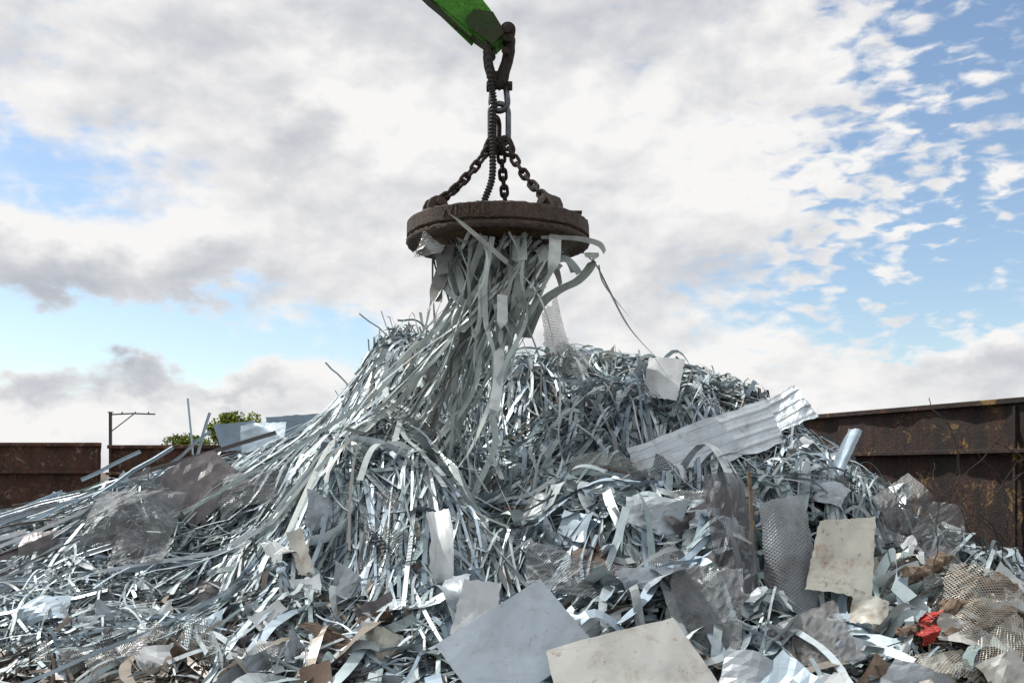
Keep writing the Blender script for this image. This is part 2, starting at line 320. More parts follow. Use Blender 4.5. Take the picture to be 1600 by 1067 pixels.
for (x_,y_,z_,w_,h_2,ya,ro,mt,lb) in [(-4.9,10.5,.95,.5,.3,10,10,M_DARKSHEET,'dark bent sheet among long profiles'),(-1.4,7.6,.45,.4,.12,0,-25,M_BROWN,'rusty brown strip of sheet in the tangle'),
    (.1,9.0,1.35,.4,.12,-5,5,M_BROWN,'burnt brown sheet under pale strips'),(1.3,9.2,1.3,.45,.3,10,-20,M_SILVER,'shiny bent galvanised offcut'),(.3,9.2,1.4,.5,.25,-15,15,M_WHITE,'white folded sheet offcut'),
    (1.2,8.4,.8,.5,.25,-20,30,M_SILVER,'shiny bent galvanised offcut'),(-2.6,8.5,.65,.5,.3,20,-15,M_DARKSHEET,'dark bent sheet in the strip tangle'),(3.1,9.9,1.5,.4,.25,-15,-25,M_SILVER,'shiny bent galvanised offcut'),
    (2.6,7.6,.5,.3,.3,10,-35,M_LIGHTBLUE,'pale blue sheet offcut half buried'),(-4.1,8.7,.5,.5,.3,-20,15,M_LIGHTBLUE,'pale blue sheet offcut half buried'),(-1.35,8.2,.7,.2,.4,20,-30,M_WHITE,'white bent sheet offcut half buried'),(1.7,7.1,.2,.5,.35,-10,-15,M_SILVER,'shiny bent galvanised offcut'),(2.2,7.0,.1,.4,.4,-20,25,M_WHITE,'white bent sheet offcut half buried'),(2.9,7.1,.15,.45,.3,10,-25,M_SILVER,'shiny bent galvanised offcut'),
    (3.45,7.6,.45,.35,.2,10,-20,M_OFFW,'broken dirty pale piece in the debris'),(3.7,7.4,.2,.3,.22,-20,30,M_OFFW,'broken dirty pale piece in the debris'),(3.1,7.3,.2,.32,.2,20,10,M_CREAM,'broken dirty pale piece in the debris'),(3.95,8.0,.55,.3,.2,-10,-30,M_OFFW,'broken dirty pale piece in the debris')]:
    sheet('metal_sheet',x_,y_,z_,w_,h_2,yaw=ya,tilt=-35,roll=ro,crumple=.03,bend=.15,n=9,mat=mt,rest=.23,zone=False,label=lb)
sheet('metal_sheet',3.15,7.5,.46,.10,.10,yaw=10,tilt=-20,roll=20,crumple=.04,mat=M_RED,rest=.26,zone=False,label='small red painted offcut among the mesh')
sheet('metal_sheet',3.2,7.7,.55,.16,.05,yaw=10,tilt=-20,roll=40,crumple=.04,mat=M_RED,rest=.26,zone=False,label='small red painted offcut among the mesh')
BIG=list(ZONES)
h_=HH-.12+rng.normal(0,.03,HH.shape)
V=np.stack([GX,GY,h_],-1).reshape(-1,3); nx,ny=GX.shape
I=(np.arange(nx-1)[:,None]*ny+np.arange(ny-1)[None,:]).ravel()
mk('scrap_heap',V,np.stack([I,I+ny,I+ny+1,I+1],1),M_MOUND,kind='stuff',label='core of a metal scrap heap, coloured near black as shade in the gaps',category='scrap heap')
def sink(X,Y):
    m=np.zeros_like(X)
    for (zx,zy,rw,rd,z) in BIG:
        a=np.clip((rw+.02-np.abs(X-zx))/.12,0,1); b=np.clip((Y-(zy-.42))/.15,0,1)*np.clip((zy+.20-Y)/.15,0,1); m=np.maximum(m,a*b)
    return m
# ------------------------------------------------------------ strips
PAL=np.array([(.54,.59,.61),(.62,.66,.68),(.44,.51,.53),(.36,.43,.44),(.30,.37,.37),(.38,.46,.54),(.30,.37,.43),(.17,.19,.20),(.72,.76,.77),(.13,.10,.08),(.32,.27,.22)])
PW=np.array([.16,.13,.15,.12,.10,.12,.10,.06,.04,.02,.01]); PW/=PW.sum()
PB=np.array([.11,.09,.10,.10,.09,.05,.07,.11,.03,.12,.13]); PB/=PB.sum()
def colors(N): return PAL[rng.choice(len(PAL),N,p=PW)]*rng.uniform(.75,1.12,(N,1))
def colors_at(x,y):
    N=len(x); a=PAL[rng.choice(len(PAL),N,p=PW)]; b=PAL[rng.choice(len(PAL),N,p=PB)]
    br_=((x>2.2)&(y<8.8))|((x<-1.0)&(y<7.8))|((x>1.8)&(y>11))
    return np.where((br_&(rng.random(N)<.7))[:,None],b,a)*rng.uniform(.72,1.12,(N,1))
def sweep(P,roll,w):
    T=np.gradient(P,axis=1); T/=np.linalg.norm(T,axis=2,keepdims=True)+1e-9
    up=np.zeros_like(T); up[...,2]=1; up[...,1]=.05
    S=np.cross(T,up); S/=np.linalg.norm(S,axis=2,keepdims=True)+1e-6
    Nn=np.cross(S,T)
    W=(S*np.cos(roll)[...,None]+Nn*np.sin(roll)[...,None])*(w[:,None,None]/2)
    return np.stack([P-W,P+W],2)
def lie(x,y,th,Ln,w,off,n=13,curv=.5,amp=.06,rollsd=.5,kink=.35,B=1,spread=.0,endk=.6):
    """bundles: every B consecutive strips share their curve"""
    N=len(x); ds=Ln/(n-1); nb=(N+B-1)//B
    def rep(a): return np.repeat(a,B,axis=0)[:N]
    own=.25 if B>1 else 1.0; shared=1.0 if B>1 else 0.0
    k=shared*(rep(rng.normal(0,curv,(nb,1)))+rep(rng.normal(0,curv*.8,(nb,1)))*np.linspace(-1,1,n)[None])+own*(rng.normal(0,curv,(N,1))+rng.normal(0,curv,(N,1))*np.linspace(-1,1,n)[None])
    kk=(rng.random((N,n))<kink/n)*rng.normal(0,1.1,(N,n))
    TH=th[:,None]+np.cumsum(k*ds[:,None]+kk+rng.normal(0,.03,(N,n)),1)
    X=x[:,None]+np.cumsum(np.cos(TH)*ds[:,None],1); Y=y[:,None]+np.cumsum(np.sin(TH)*ds[:,None],1)
    X-= (X[:,n//2]-x)[:,None]; Y-=(Y[:,n//2]-y)[:,None]
    tt=np.linspace(0,1,n)[None]
    Z=H(X,Y); Zs=Z.copy()
    for _ in range(5): Zs[:,1:-1]=(Zs[:,:-2]+Zs[:,1:-1]+Zs[:,2:])/3
    amps=np.abs(rng.normal(0,amp,(N,1))); ph=rng.uniform(0,6.28,(N,1)); fr=rng.uniform(1,3.2,(N,1))
    sk_=sink(X,Y)
    Z=np.where(sk_>.5,np.minimum(Zs,Z+.02),np.maximum(Zs,Z-.08))+off[:,None]+amps*np.sin(tt*np.pi*fr+ph)
    Z=Z+np.abs(2*tt-1)**4*np.abs(rng.normal(0,amp*endk,(N,1)))*np.where(rng.random((N,1))<.4,1,0)
    Z=Z-.16*sk_
    Z=np.maximum(Z,.01)
    roll=rng.normal(0,rollsd,(N,1))+rng.normal(0,rollsd*1.6,(N,1))*(tt-.5)+rng.normal(0,.06,(N,n))
    return sweep(np.stack([X,Y,Z],-1),roll,w)
def quads(N,n):
    b=np.arange(N)[:,None]*(2*n)+2*np.arange(n-1)[None]
    b=b.ravel(); return np.stack([b,b+1,b+3,b+2],1)
def slope_heading(x,y):
    e=.5; gxx=(H(x+e,y)-H(x-e,y)); gyy=(H(x,y+e)-H(x,y-e)); return np.arctan2(-gyy,-gxx)
allV=[];allC=[];allF=[];base=0
def add_stuff(S,C,n):
    global base
    N=S.shape[0]; allV.append(S.reshape(-1,3)); allC.append(np.repeat(C,2*n,0)); allF.append(quads(N,n)+base); base+=N*2*n
def flank(x,y): return (x>-2.9)&(x<-.1)&(y>9.3+.25*(x+3))
def field(N,xr,yr,lr,wr,offr,jit,B=1,spread=.12,fixed=None,skipflank=False,**kw):
    nb=N//B
    x=rng.uniform(*xr,nb); y=rng.uniform(*yr,nb)
    keep=H(x,y)>.03
    if skipflank: keep&=~(flank(x,y)&(rng.random(nb)<.75))
    x=x[keep];y=y[keep]
    th=(slope_heading(x,y) if fixed is None else (fixed(x,y) if callable(fixed) else fixed))+rng.normal(0,1,len(x))*jit
    bl=rng.uniform(*lr,len(x)); bw=rng.uniform(*wr,len(x))
    x=np.repeat(x,B);y=np.repeat(y,B);th=np.repeat(th,B); bl=np.repeat(bl,B); bw=np.repeat(bw,B); N=len(x)
    if B>1:
        s=rng.normal(0,spread,N); l=rng.normal(0,spread*1.6,N)
        x=x-np.sin(th)*s+np.cos(th)*l; y=y+np.cos(th)*s+np.sin(th)*l; th=th+rng.normal(0,.11,N); y=np.minimum(y,13.6)
        bl=bl*rng.uniform(.7,1.15,N); bw=bw*rng.uniform(.7,1.3,N)
    S=lie(x,y,th,bl,bw,rng.uniform(*offr,N),B=B,**kw); return S,x,y
# strips fan out of the left peak
def fan(x,y): return np.arctan2(y-13.8,x+1.0)
specs=[(1500,(-8,8),(6.2,13.6),(.3,.9),(.02,.055),(-.08,.06),1.3,1,dict(curv=.9,rollsd=.8,skipflank=True)),
 (1300,(-2.8,-.2),(8.0,13.3),(1.1,2.6),(.016,.036),(-.02,.12),.3,9,dict(curv=.3,amp=.04,kink=.2,n=20)),
 (1500,(-2.9,-.2),(9.0,12.5),(2.0,3.4),(.016,.038),(.02,.2),.15,8,dict(curv=.14,amp=.035,kink=.06,n=24,rollsd=.35,fixed=fan,spread=.14)),
 (120,(-1.9,-.7),(12.6,13.2),(.4,1.0),(.016,.035),(.1,.3),.9,3,dict(curv=.5,amp=.12,n=14,endk=1.6)),   # spiky crest
 (900,(-2.2,.6),(9.4,13.2),(.9,2.2),(.025,.06),(.0,.18),.45,6,dict(curv=.5,amp=.08,n=18)),
 (1000,(-.2,2.4),(9.5,13.3),(.9,2.0),(.016,.05),(0,.20),.8,6,dict(curv=.7,amp=.08,n=18)),
 (1100,(1.0,4.0),(9.5,13.2),(.5,1.5),(.014,.04),(0,.18),1.2,5,dict(curv=1.0,amp=.07,n=16)),
 (110,(.6,3.2),(12.4,13.1),(.5,1.3),(.016,.04),(.06,.2),1.4,4,dict(curv=.9,amp=.09,n=14,endk=.6)),
 (1500,(-4.5,.2),(6.5,9.8),(.9,2.4),(.012,.030),(0,.15),.7,9,dict(curv=.9,amp=.06,n=20)),
 (350,(-3.0,2.5),(6.6,10),(.8,2.0),(.05,.10),(.0,.16),.9,2,dict(curv=1.0,amp=.08,n=20)),
 (1100,(-1.5,5.5),(6.1,9.8),(.5,1.6),(.015,.07),(-.03,.13),1.2,4,dict(curv=1.5,amp=.07,n=18)),
 (900,(-8,-3.2),(7.6,13.3),(.7,2.2),(.016,.045),(0,.12),.7,6,dict(curv=.35,amp=.05,kink=.2,fixed=.45)),
 (600,(3.,7.5),(6.4,12.5),(.4,1.0),(.02,.05),(-.03,.08),1.3,4,dict(curv=1.0,amp=.06))]
for N,xr,yr,lr,wr,orr,j,B,kw in specs:
    S,x,y=field(N,xr,yr,lr,wr,orr,j,B=B,**kw); add_stuff(S,colors_at(x,y),S.shape[1])
def chips(N,xr,yr,Lr,wr,orr,dim):
    x=rng.uniform(*xr,N); y=rng.uniform(*yr,N); k=(H(x,y)>.01)&~flank(x,y); x=x[k];y=y[k];N=len(x)
    S=lie(x,y,rng.uniform(0,6.28,N),rng.uniform(*Lr,N),rng.uniform(*wr,N),rng.uniform(*orr,N),n=6,curv=3,amp=.05,rollsd=.9)
    add_stuff(S,colors_at(x,y)*rng.uniform(*dim,(N,1)),6)
chips(3000,(-8,7.5),(6.2,13.0),(.06,.28),(.04,.13),(-.10,.02),(.25,.85))
chips(1900,(-5,6),(6.1,9.3),(.12,.50),(.06,.24),(-.12,.02),(.25,.85))
N=1300; x=rng.uniform(2.7,5.5,N); y=rng.uniform(6.2,8.6,N); S=lie(x,y,rng.normal(.6,.8,N),rng.uniform(.2,.8,N),rng.uniform(.006,.024,N),rng.uniform(-.02,.14,N),n=9,curv=.8,amp=.05,rollsd=.8)
add_stuff(S,np.array([(.36,.31,.24)])*rng.uniform(.35,1.2,(N,1)),9)
N=700; x=rng.uniform(-4.5,-.8,N); y=rng.uniform(6.6,8.3,N); S=lie(x,y,rng.normal(.2,.7,N),rng.uniform(.15,.7,N),rng.uniform(.01,.05,N),rng.uniform(-.02,.12,N),n=7,curv=.8,amp=.05,rollsd=.8)
add_stuff(S,np.array([(.26,.21,.17)])*rng.uniform(.4,1.2,(N,1)),7)
mk('metal_strips',np.concatenate(allV),np.concatenate(allF),M_STRIP,col=np.concatenate(allC),kind='stuff',label='tangled heap of white and grey metal strip offcuts',category='scrap metal')
def individuals(S,C,label,group,mat=M_STRIP,name='metal_strip',category='metal strip'):
    n=S.shape[1]
    for i in range(S.shape[0]):
        mk(name,S[i].reshape(-1,3),quads(1,n),mat,smooth=True,col=np.repeat(C[i:i+1],2*n,0),label=label,category=category,group=group)
G1='metal strips lying over the scrap heap'
S,x,y=field(60,(-1.2,3.2),(6.9,10.0),(1.1,2.3),(.05,.12),(.08,.22),1.1,B=2,curv=1.2,amp=.10,n=26,kink=.2); individuals(S,colors(S.shape[0])*1.1,'wide curling pale metal strip lying on the scrap heap',G1)
S,x,y=field(60,(-3.0,-.4),(7.6,11),(1.6,3.0),(.02,.05),(.1,.22),.3,B=3,curv=.35,amp=.06,n=24,fixed=fan); individuals(S,colors(S.shape[0]),'long narrow grey metal strip trailing down the scrap heap',G1)
# ------------------------------------------------------------ magnet
MC=(-.155,11.0,4.24)
mag=empty('lifting_magnet',MC,label='round rusty electromagnet hanging from chains, gripping metal strips',category='lifting magnet')
prof=[(0.001,.17),(.55,.17),(.6,.15),(.9,.15),(.94,.175),(.985,.175),(1.0,.16),(1.005,.02),(.99,.008),(.975,.0),(.972,-.01),(1.0,-.018),(1.01,-.028),(1.008,-.055),(.99,-.075),(.95,-.08),(.93,-.07)]
V,F=lathe(prof,MC,128)
V=[(x+random.gauss(0,.003),y+random.gauss(0,.003),z+random.gauss(0,.004)) for x,y,z in V]
mk('magnet_case',V,F,M_MAG,smooth=False,origin=MC,parent=mag)
V,F=lathe([(.93,-.07),(.9,-.02),(.62,-.01),(.58,-.07),(.3,-.075),(.001,-.075)],MC,96)
mk('pole_plate',V,F,M_MAGU,origin=MC,parent=mag)
def cyl(c,axis,r,h,n=20):
    a=Vector(axis).normalized(); c=Vector(c)
    b=min(r,h)*.15
    return tube_data([c-a*h/2,c-a*h/2+a*.0005,c-a*(h/2-b),c+a*(h/2-b),c+a*(h/2)],[r-b,r-b,r,r,r-b],n)
lugs=[(-.66,-.35),(.55,-.45),(.10,.62)]
for lx,ly in lugs:
    c=Vector((MC[0]+lx,MC[1]+ly,MC[2]+.26)); d=Vector((-ly,lx,0)).normalized(); rad=Vector((lx,ly,0)).normalized()
    parts=[]
    for s in(-1,1):
        pc=c+d*s*.06
        pts=[(-.13,-.12),(.13,-.12),(.12,.02),(.085,.09),(.03,.12),(-.03,.12),(-.085,.09),(-.12,.02)]
        vv=[tuple(pc+rad*a+Vector((0,0,b))+d*o) for o in(-.02,.02) for a,b in pts]; m=len(pts)
        ff=[tuple(range(m)),tuple(range(2*m-1,m-1,-1))]+[(i,(i+1)%m,(i+1)%m+m,i+m) for i in range(m)]
        parts.append((vv,ff))
    parts.append(cyl(c+Vector((0,0,.05)),d,.036,.24))
    V,F=join(*parts); mk('lug',V,F,M_MAG,origin=tuple(c),parent=mag)
c=(MC[0]+.78,MC[1]-.05,MC[2]+.20)
V,F=join(box_data(c,(.24,.3,.12)),box_data((c[0],c[1],c[2]+.065),(.27,.33,.022)),cyl((c[0]-.17,c[1]-.02,c[2]),(1,0,0),.035,.1))
mk('terminal_box',V,F,M_MAG,parent=mag)
cu=bpy.data.curves.new('lettering','FONT'); cu.body='WINKL'; cu.size=.16; cu.extrude=.010; cu.offset=.003; cu.align_x='CENTER'; cu.align_y='CENTER'; cu.space_character=1.08
to=bpy.data.objects.new('tmp',cu); COL.objects.link(to); bpy.context.view_layer.update()
me=bpy.data.meshes.new_from_object(to.evaluated_get(bpy.context.evaluated_depsgraph_get())); bpy.data.objects.remove(to)
a0=R(-90)-math.asin(.34)
for v in me.vertices:
    x,y,z=v.co; th=a0+x/1.0; r=1.004+z; v.co=(r*math.cos(th),r*math.sin(th),y+.095)
me.materials.clear(); me.materials.append(M_LET); me.name='raised_lettering'
lo=bpy.data.objects.new('raised_lettering',me); lo.matrix_basis=Matrix.Translation(Vector(MC)); finish(lo,parent=mag,label='raised cast lettering WINKL on the magnet rim')
# ------------------------------------------------------------ chains
def link_data(L_,W_,r,ns=8,k=8):
    pts=[]; h=L_/2-W_/2
    for i in range(k+1):
        a=math.pi*i/k; pts.append((W_/2*math.cos(a),0,h+W_/2*math.sin(a)))
    for i in range(k+1):
        a=math.pi+math.pi*i/k; pts.append((W_/2*math.cos(a),0,-h+W_/2*math.sin(a)))
    return tube_data(pts,r,ns,closed=True)
lv,lf=link_data(.135,.074,.0195)
lme=bpy.data.meshes.new('chain_link'); lme.from_pydata(lv,[],lf); lme.materials.append(M_CHAIN); lme.polygons.foreach_set('use_smooth',[True]*len(lme.polygons))
apex=Vector((-.14,11.0,5.33))
for ci,(lx,ly) in enumerate(lugs):
    A=Vector((MC[0]+lx,MC[1]+ly,MC[2]+.32)); B=apex+Vector((lx*.1,ly*.1,0))
    root=empty('chain',tuple(A),label='short heavy chain from the magnet lug up to the ring',category='chain',group='chains carrying the magnet')
    sag=.08 if ci<2 else .02
    def pt(t): 
        p=A.lerp(B,t); p.z-=sag*4*t*(1-t)*1.0; return p
    Ltot=(B-A).length; n=int(Ltot/.102)
    for i in range(n+1):
        p=pt((i+.5)/(n+1)); T=(pt((i+1)/(n+1))-pt(i/(n+1))).normalized()
        q=T.to_track_quat('Z','Y'); M=Matrix.Translation(p)@q.to_matrix().to_4x4()@Matrix.Rotation(R(20+90*(i%2)+random.uniform(-12,12)),4,'Z')
        o=bpy.data.objects.new('chain_link',lme); o.matrix_basis=M; finish(o,parent=root)
def ring(name,c,L_,W_,r,rot,mat,**kw):
    V,F=link_data(L_,W_,r,12,12); M=Matrix.Translation(Vector(c))@Euler(rot).to_matrix().to_4x4()
    V=[tuple(M@Vector(v)) for v in V]; return mk(name,V,F,mat,smooth=True,**kw)
ring('oblong_ring',(-.14,11,5.52),.46,.20,.032,(0,0,R(8)),M_GALV,label='oblong steel lifting ring above the chains',category='lifting ring',group='lifting rings')
ring('oblong_ring',(-.17,11.03,5.44),.34,.15,.027,(0,R(4),R(70)),M_CHAIN,label='dark secondary lifting ring joining the chains',category='lifting ring',group='lifting rings')
for dx in(-.08,.08):
    ring('coupling_link',(-.14+dx,11,5.28),.20,.13,.025,(0,R(25 if dx<0 else -25),R(20)),M_CHAIN,label='dark coupling link holding a chain to the ring',category='coupling link',group='chain coupling links')
sh=empty('shackle',(-.14,11,5.9),label='dark bow shackle with bolt under the hook',category='shackle')
pts=[]
for i in range(17):
    a=math.pi+math.pi*i/16; pts.append((-.14+.09*math.cos(a),11,5.77+.10*math.sin(a)))
pts=[(-.14-.07,11,5.96)]+pts+[(-.14+.07,11,5.96)]
V,F=tube_data(pts,.034,10); mk('bow',V,F,M_GALV,smooth=True,parent=sh)
V,F=join(cyl((-.14,11,5.94),(1,0,.03),.034,.27),cyl((-.14-.12,11,5.935),(1,0,0),.055,.045,6),cyl((-.14+.12,11,5.945),(1,0,0),.05,.05,6)); mk('bolt',V,F,M_CHAIN,parent=sh)
hk=empty('swivel_hook',(-.12,11,6.2),label='thick worn hook link swinging under the boom tip',category='hook')
pts=[(-.05,6.58),(-.035,6.45),(-.03,6.32),(-.055,6.2),(-.09,6.10),(-.11,5.99),(-.15,5.945),(-.19,5.97),(-.225,6.05),(-.255,6.15),(-.27,6.25),(-.26,6.35),(-.22,6.44)]
V,F=tube_data([(x,10.98,z) for x,z in pts],[.05,.065,.065,.065,.068,.07,.06,.06,.055,.055,.052,.05,.04],12); mk('hook_body',V,F,M_CHAIN,smooth=True,parent=hk)
for nm,cc_ in(('swivel_collar',cyl((-.15,11,6.05),(1,.0,.1),.06,.2)),('cross_pin',cyl((-.25,10.97,6.28),(.3,1,0),.05,.17)),('cross_pin',cyl((-.05,10.95,6.28),(.3,1,0),.04,.2))):
    mk(nm,cc_[0],cc_[1],M_CHAIN,parent=hk)
# ------------------------------------------------------------ boom
bo=empty('crane_boom',(-.1,11,6.45),label='green painted crane arm with rusty chipped tip',category='crane boom')
D=Vector((-.70,0,.714)); N_=Vector((.714,0,.70))
tip=Vector((-.14,11,6.40))
def sec(s,wu,wl,dy):
    c=tip+D*s
    return [c-N_*wl+Vector((0,-dy,0)),c+N_*wu+Vector((0,-dy,0)),c+N_*wu+Vector((0,dy,0)),c-N_*wl+Vector((0,dy,0))]
secs=[(-.02,.06,.07,.11),(.05,.11,.12,.12),(.3,.16,.16,.14),(.9,.22,.22,.16),(6.0,.34,.34,.20)]
V=[];F=[]
for s in secs: V+=[tuple(p) for p in sec(*s)]
for i in range(len(secs)-1):
    for k in range(4): F.append((i*4+k,i*4+(k+1)%4,i*4+4+(k+1)%4,i*4+4+k))
F.append((3,2,1,0)); k=4*(len(secs)-1); F.append((k,k+1,k+2,k+3))
mk('arm_box',V,F,M_GREEN,parent=bo)
for j,dy in enumerate((-.155,.155)):
    V=[];F=[]
    for ss,wl,dd in((.25,.16,.13),(6.0,.34,.2)):
        c=tip+D*ss-N_*(wl+.004); y=math.copysign(dd+.0,dy)
        V+=[tuple(c+Vector((0,y,0))),tuple(c+Vector((0,y*.75,0))),tuple(c-N_*.03+Vector((0,y*.75,0))),tuple(c-N_*.03+Vector((0,y,0)))]
    for k in range(4): F.append((k,(k+1)%4,4+(k+1)%4,4+k))
    mk('lower_flange',V,F,M_GREEN,parent=bo)
V=[]
for ss,wl,dd in((.1,.135,.09),(.9,.236,.11),(6.0,.346,.15)):
    c=tip+D*ss-N_*(wl+.0); V+=[tuple(c+Vector((0,-dd,0))),tuple(c+Vector((0,dd,0)))]
mk('underside_plate',V,[(0,1,3,2),(2,3,5,4)],M_GREEND,parent=bo)
V=[];
for o in(-.012,0):
    for s,nn in((.0,-.1),(.0,.09),(.25,.15),(.42,.02),(.40,-.12),(.3,-.15)):
        c=tip+D*s+N_*nn; V.append((c.x,11-.17+o+.0*s,c.z))
F=[tuple(range(6)),tuple(range(11,5,-1))]+[(i,(i+1)%6,(i+1)%6+6,i+6) for i in range(6)]
mk('side_plate',V,F,M_GREEND,parent=bo)
for y in(10.86,11.14):
    pts=[]
    for i in range(16):
        a=2*math.pi*i/16; pts.append((.085*math.cos(a),.085*math.sin(a)*(1.5 if math.sin(a)<0 else 1)))
    vv=[(-.045+p[0],y+o,6.50+p[1]) for o in(-.02,.02) for p in pts]
    ff=[tuple(range(16)),tuple(range(31,15,-1))]+[(i,(i+1)%16,(i+1)%16+16,i+16) for i in range(16)]
    mk('tip_cheek_plate',vv,ff,M_CHAIN,parent=bo)
V,F=join(cyl((-.045,11,6.50),(0,1,0),.04,.38),cyl((-.045,10.82,6.50),(0,1,0),.052,.04,6)); mk('pivot_pin',V,F,M_CHAIN,parent=bo)
pts=[];rs=[]
ctrl=[Vector((-.33,10.75,4.38)),Vector((-.30,10.75,4.60)),Vector((-.22,10.8,4.85)),Vector((-.21,10.88,5.15)),Vector((-.22,10.93,5.45)),Vector((-.20,10.93,5.75)),Vector((-.24,10.90,6.0)),Vector((-.27,10.9,6.45))]
def cr(P,t):
    n=len(P)-1; f=min(t*n,n-1e-6); i=int(f); u=f-i; p0=P[max(i-1,0)];p1=P[i];p2=P[i+1];p3=P[min(i+2,n)]
    return .5*((2*p1)+(p2-p0)*u+(2*p0-5*p1+4*p2-p3)*u*u+(3*p1-p0-3*p2+p3)*u**3)
for i in range(260):
    t=i/259; pts.append(cr(ctrl,t)); rs.append(.033+.009*math.sin(i*1.25))
V,F=tube_data(pts,rs,12); mk('power_cable',V,F,M_RUBBER,smooth=True,label='thick black wrapped power cable running down to the magnet',category='cable')
# ------------------------------------------------------------ hanging strips
G2='metal strips hanging from the magnet'
def hanging(N,n=40,wr=(.035,.085),lr=(.9,2.3),zt=4.15,rmax=.70,wig=1.0,spread=1.0,sm=2):
    """stiff strips: straight runs between a few sharp bends"""
    ang=rng.uniform(0,6.28,N); rad=np.sqrt(rng.random(N))*rmax
    x0=MC[0]+rad*np.cos(ang)+.08; y0=MC[1]+rad*np.sin(ang)-.10
    Ln=rng.uniform(*lr,N); ds=Ln/(n-1)
    cl=rng.choice([-.26,-.10,.06,.18],N,p=[.28,.36,.25,.11])      # a few separate hanks with gaps
    xa=-.16+cl+(x0+.12)*.20+rng.normal(0,.055,N)*spread; ya=10.5+(y0-11)*.25+rng.normal(0,.07,N)
    lean=rng.normal(-.30,.26,N)+.7*np.minimum(cl,.0)
    kn=np.linspace(0,4.6,12); kx=rng.normal(0,.07*wig,(N,12)); ky=rng.normal(0,.07*wig,(N,12)); kx[:,0]=0; ky[:,0]=0
    kn_=kn[None]+rng.uniform(-.12,.12,(N,12)); kn_[:,0]=0
    kr=rng.normal(0,.9,(N,12)).cumsum(1)*.6+rng.uniform(-1.3,1.3,(N,1))
    X=np.zeros((N,n));Y=X.copy();Z=X.copy();Cn=X.copy();TH=X.copy()
    SS=np.arange(n)[None]*ds[:,None]
    OX=np.array([np.interp(SS[i],kn_[i],kx[i]) for i in range(N)]); OY=np.array([np.interp(SS[i],kn_[i],ky[i]) for i in range(N)]); TH=np.array([np.interp(SS[i],kn_[i],kr[i]) for i in range(N)])
    x=x0.copy();y=y0.copy();z=np.full(N,zt)-rng.uniform(0,.06,N); landed=np.zeros(N,bool); hd=-math.pi/2-rng.normal(.75,.45,N); off=rng.uniform(.14,.34,N)
    curl=rng.normal(0,.35,N)
    for i in range(n):
        s_=i*ds
        s=1-np.exp(-(s_*1.75)**1.15)
        fx=x0+(xa-x0)*s+lean*(s_)**1.7*.5+OX[:,i]; fy=y0+(ya-y0)*s+OY[:,i]-.05*s_**2
        xx=np.where(landed,x+np.cos(hd)*ds*.9,fx); yy=np.where(landed,y+np.sin(hd)*ds*.9,fy)
        zl=np.maximum(H(xx,yy)+off,z-ds*1.1)
        zz=np.where(landed,zl,z-ds*(0 if i==0 else 1))
        hit=(~landed)&(zz<H(xx,yy)+off); zz=np.where(hit,H(xx,yy)+off,zz); landed|=hit; hd=hd+curl*ds
        x,y,z=xx,yy,zz; X[:,i]=x;Y[:,i]=y;Z[:,i]=z;Cn[:,i]=landed
    for A_ in(X,Y,Z):
        for _ in range(sm): A_[:,1:-1]=(A_[:,:-2]+A_[:,1:-1]*2+A_[:,2:])/4
    th=TH*(1-Cn)+Cn*rng.normal(0,.4,(N,1))
    W=np.stack([np.cos(th),np.sin(th),rng.normal(0,.3,(N,1))+0*th],-1)*(rng.uniform(*wr,N)[:,None,None]/2)
    P=np.stack([X,Y,Z],-1); return np.stack([P-W,P+W],2)
HC=np.array([(.50,.55,.54),(.58,.62,.61),(.40,.45,.44),(.68,.71,.70),(.30,.33,.32),(.54,.56,.53),(.20,.20,.19)])
def hc(N): return HC[rng.integers(0,7,N)]*rng.uniform(.85,1.15,(N,1))
S=hanging(34,lr=(.6,1.8),wr=(.05,.12),wig=1.2); individuals(S,hc(34),'grey green metal strip hanging down from the magnet',G2)
S=hanging(44,lr=(1.5,4.2),wr=(.025,.075),spread=1.7); individuals(S,hc(44),'long metal strip hanging from the magnet onto the heap',G2)
S=hanging(34,wr=(.05,.15),lr=(.2,.8),rmax=.75,wig=2.2,n=18); individuals(S,hc(34),'short metal strip dangling under the magnet',G2)
N=40; ang=rng.normal(-.6,1.3,N); n=18; tt=np.linspace(0,1,n)[None]
rr=rng.uniform(.1,.65,N); x0=MC[0]+rr*np.cos(ang); y0=MC[1]+rr*np.sin(ang); dr=ang+rng.normal(0,.9,N); Ln=rng.uniform(.25,.6,N)
X=x0[:,None]+np.cos(dr)[:,None]*tt*Ln[:,None]; Y=y0[:,None]+np.sin(dr)[:,None]*tt*Ln[:,None]
Z=4.15-rng.uniform(0,.1,(N,1))-rng.uniform(.0,.25,(N,1))*tt**2-rng.uniform(0,.08,(N,1))*np.sin(tt*6)
S=sweep(np.stack([X,Y,Z],-1),rng.normal(0,.7,(N,1))+rng.normal(0,1.2,(N,1))*tt,rng.uniform(.04,.13,N))
individuals(S,hc(N)*1.1,'bent metal strip clinging to the underside of the magnet',G2)
add=hanging(55,wr=(.008,.028),lr=(1.2,4.4),wig=1.5,spread=2.6)
mk('hanging_metal_strips',add.reshape(-1,3),quads(55,40),M_STRIP,smooth=True,col=np.repeat(hc(55)*.85,80,0),kind='stuff',label='dense bundle of thin metal strips under the magnet',category='scrap metal')
def free_strip(pts,w,col,label,roll0=.3,tw=1.0):
    P=[Vector(p) for p in pts]; n=26; A=np.array([[tuple(cr(P,i/(n-1))) for i in range(n)]])
    S=sweep(A,roll0+tw*np.linspace(0,1,n)[None],np.array([w])); individuals(S,np.array([col]),label,G2)
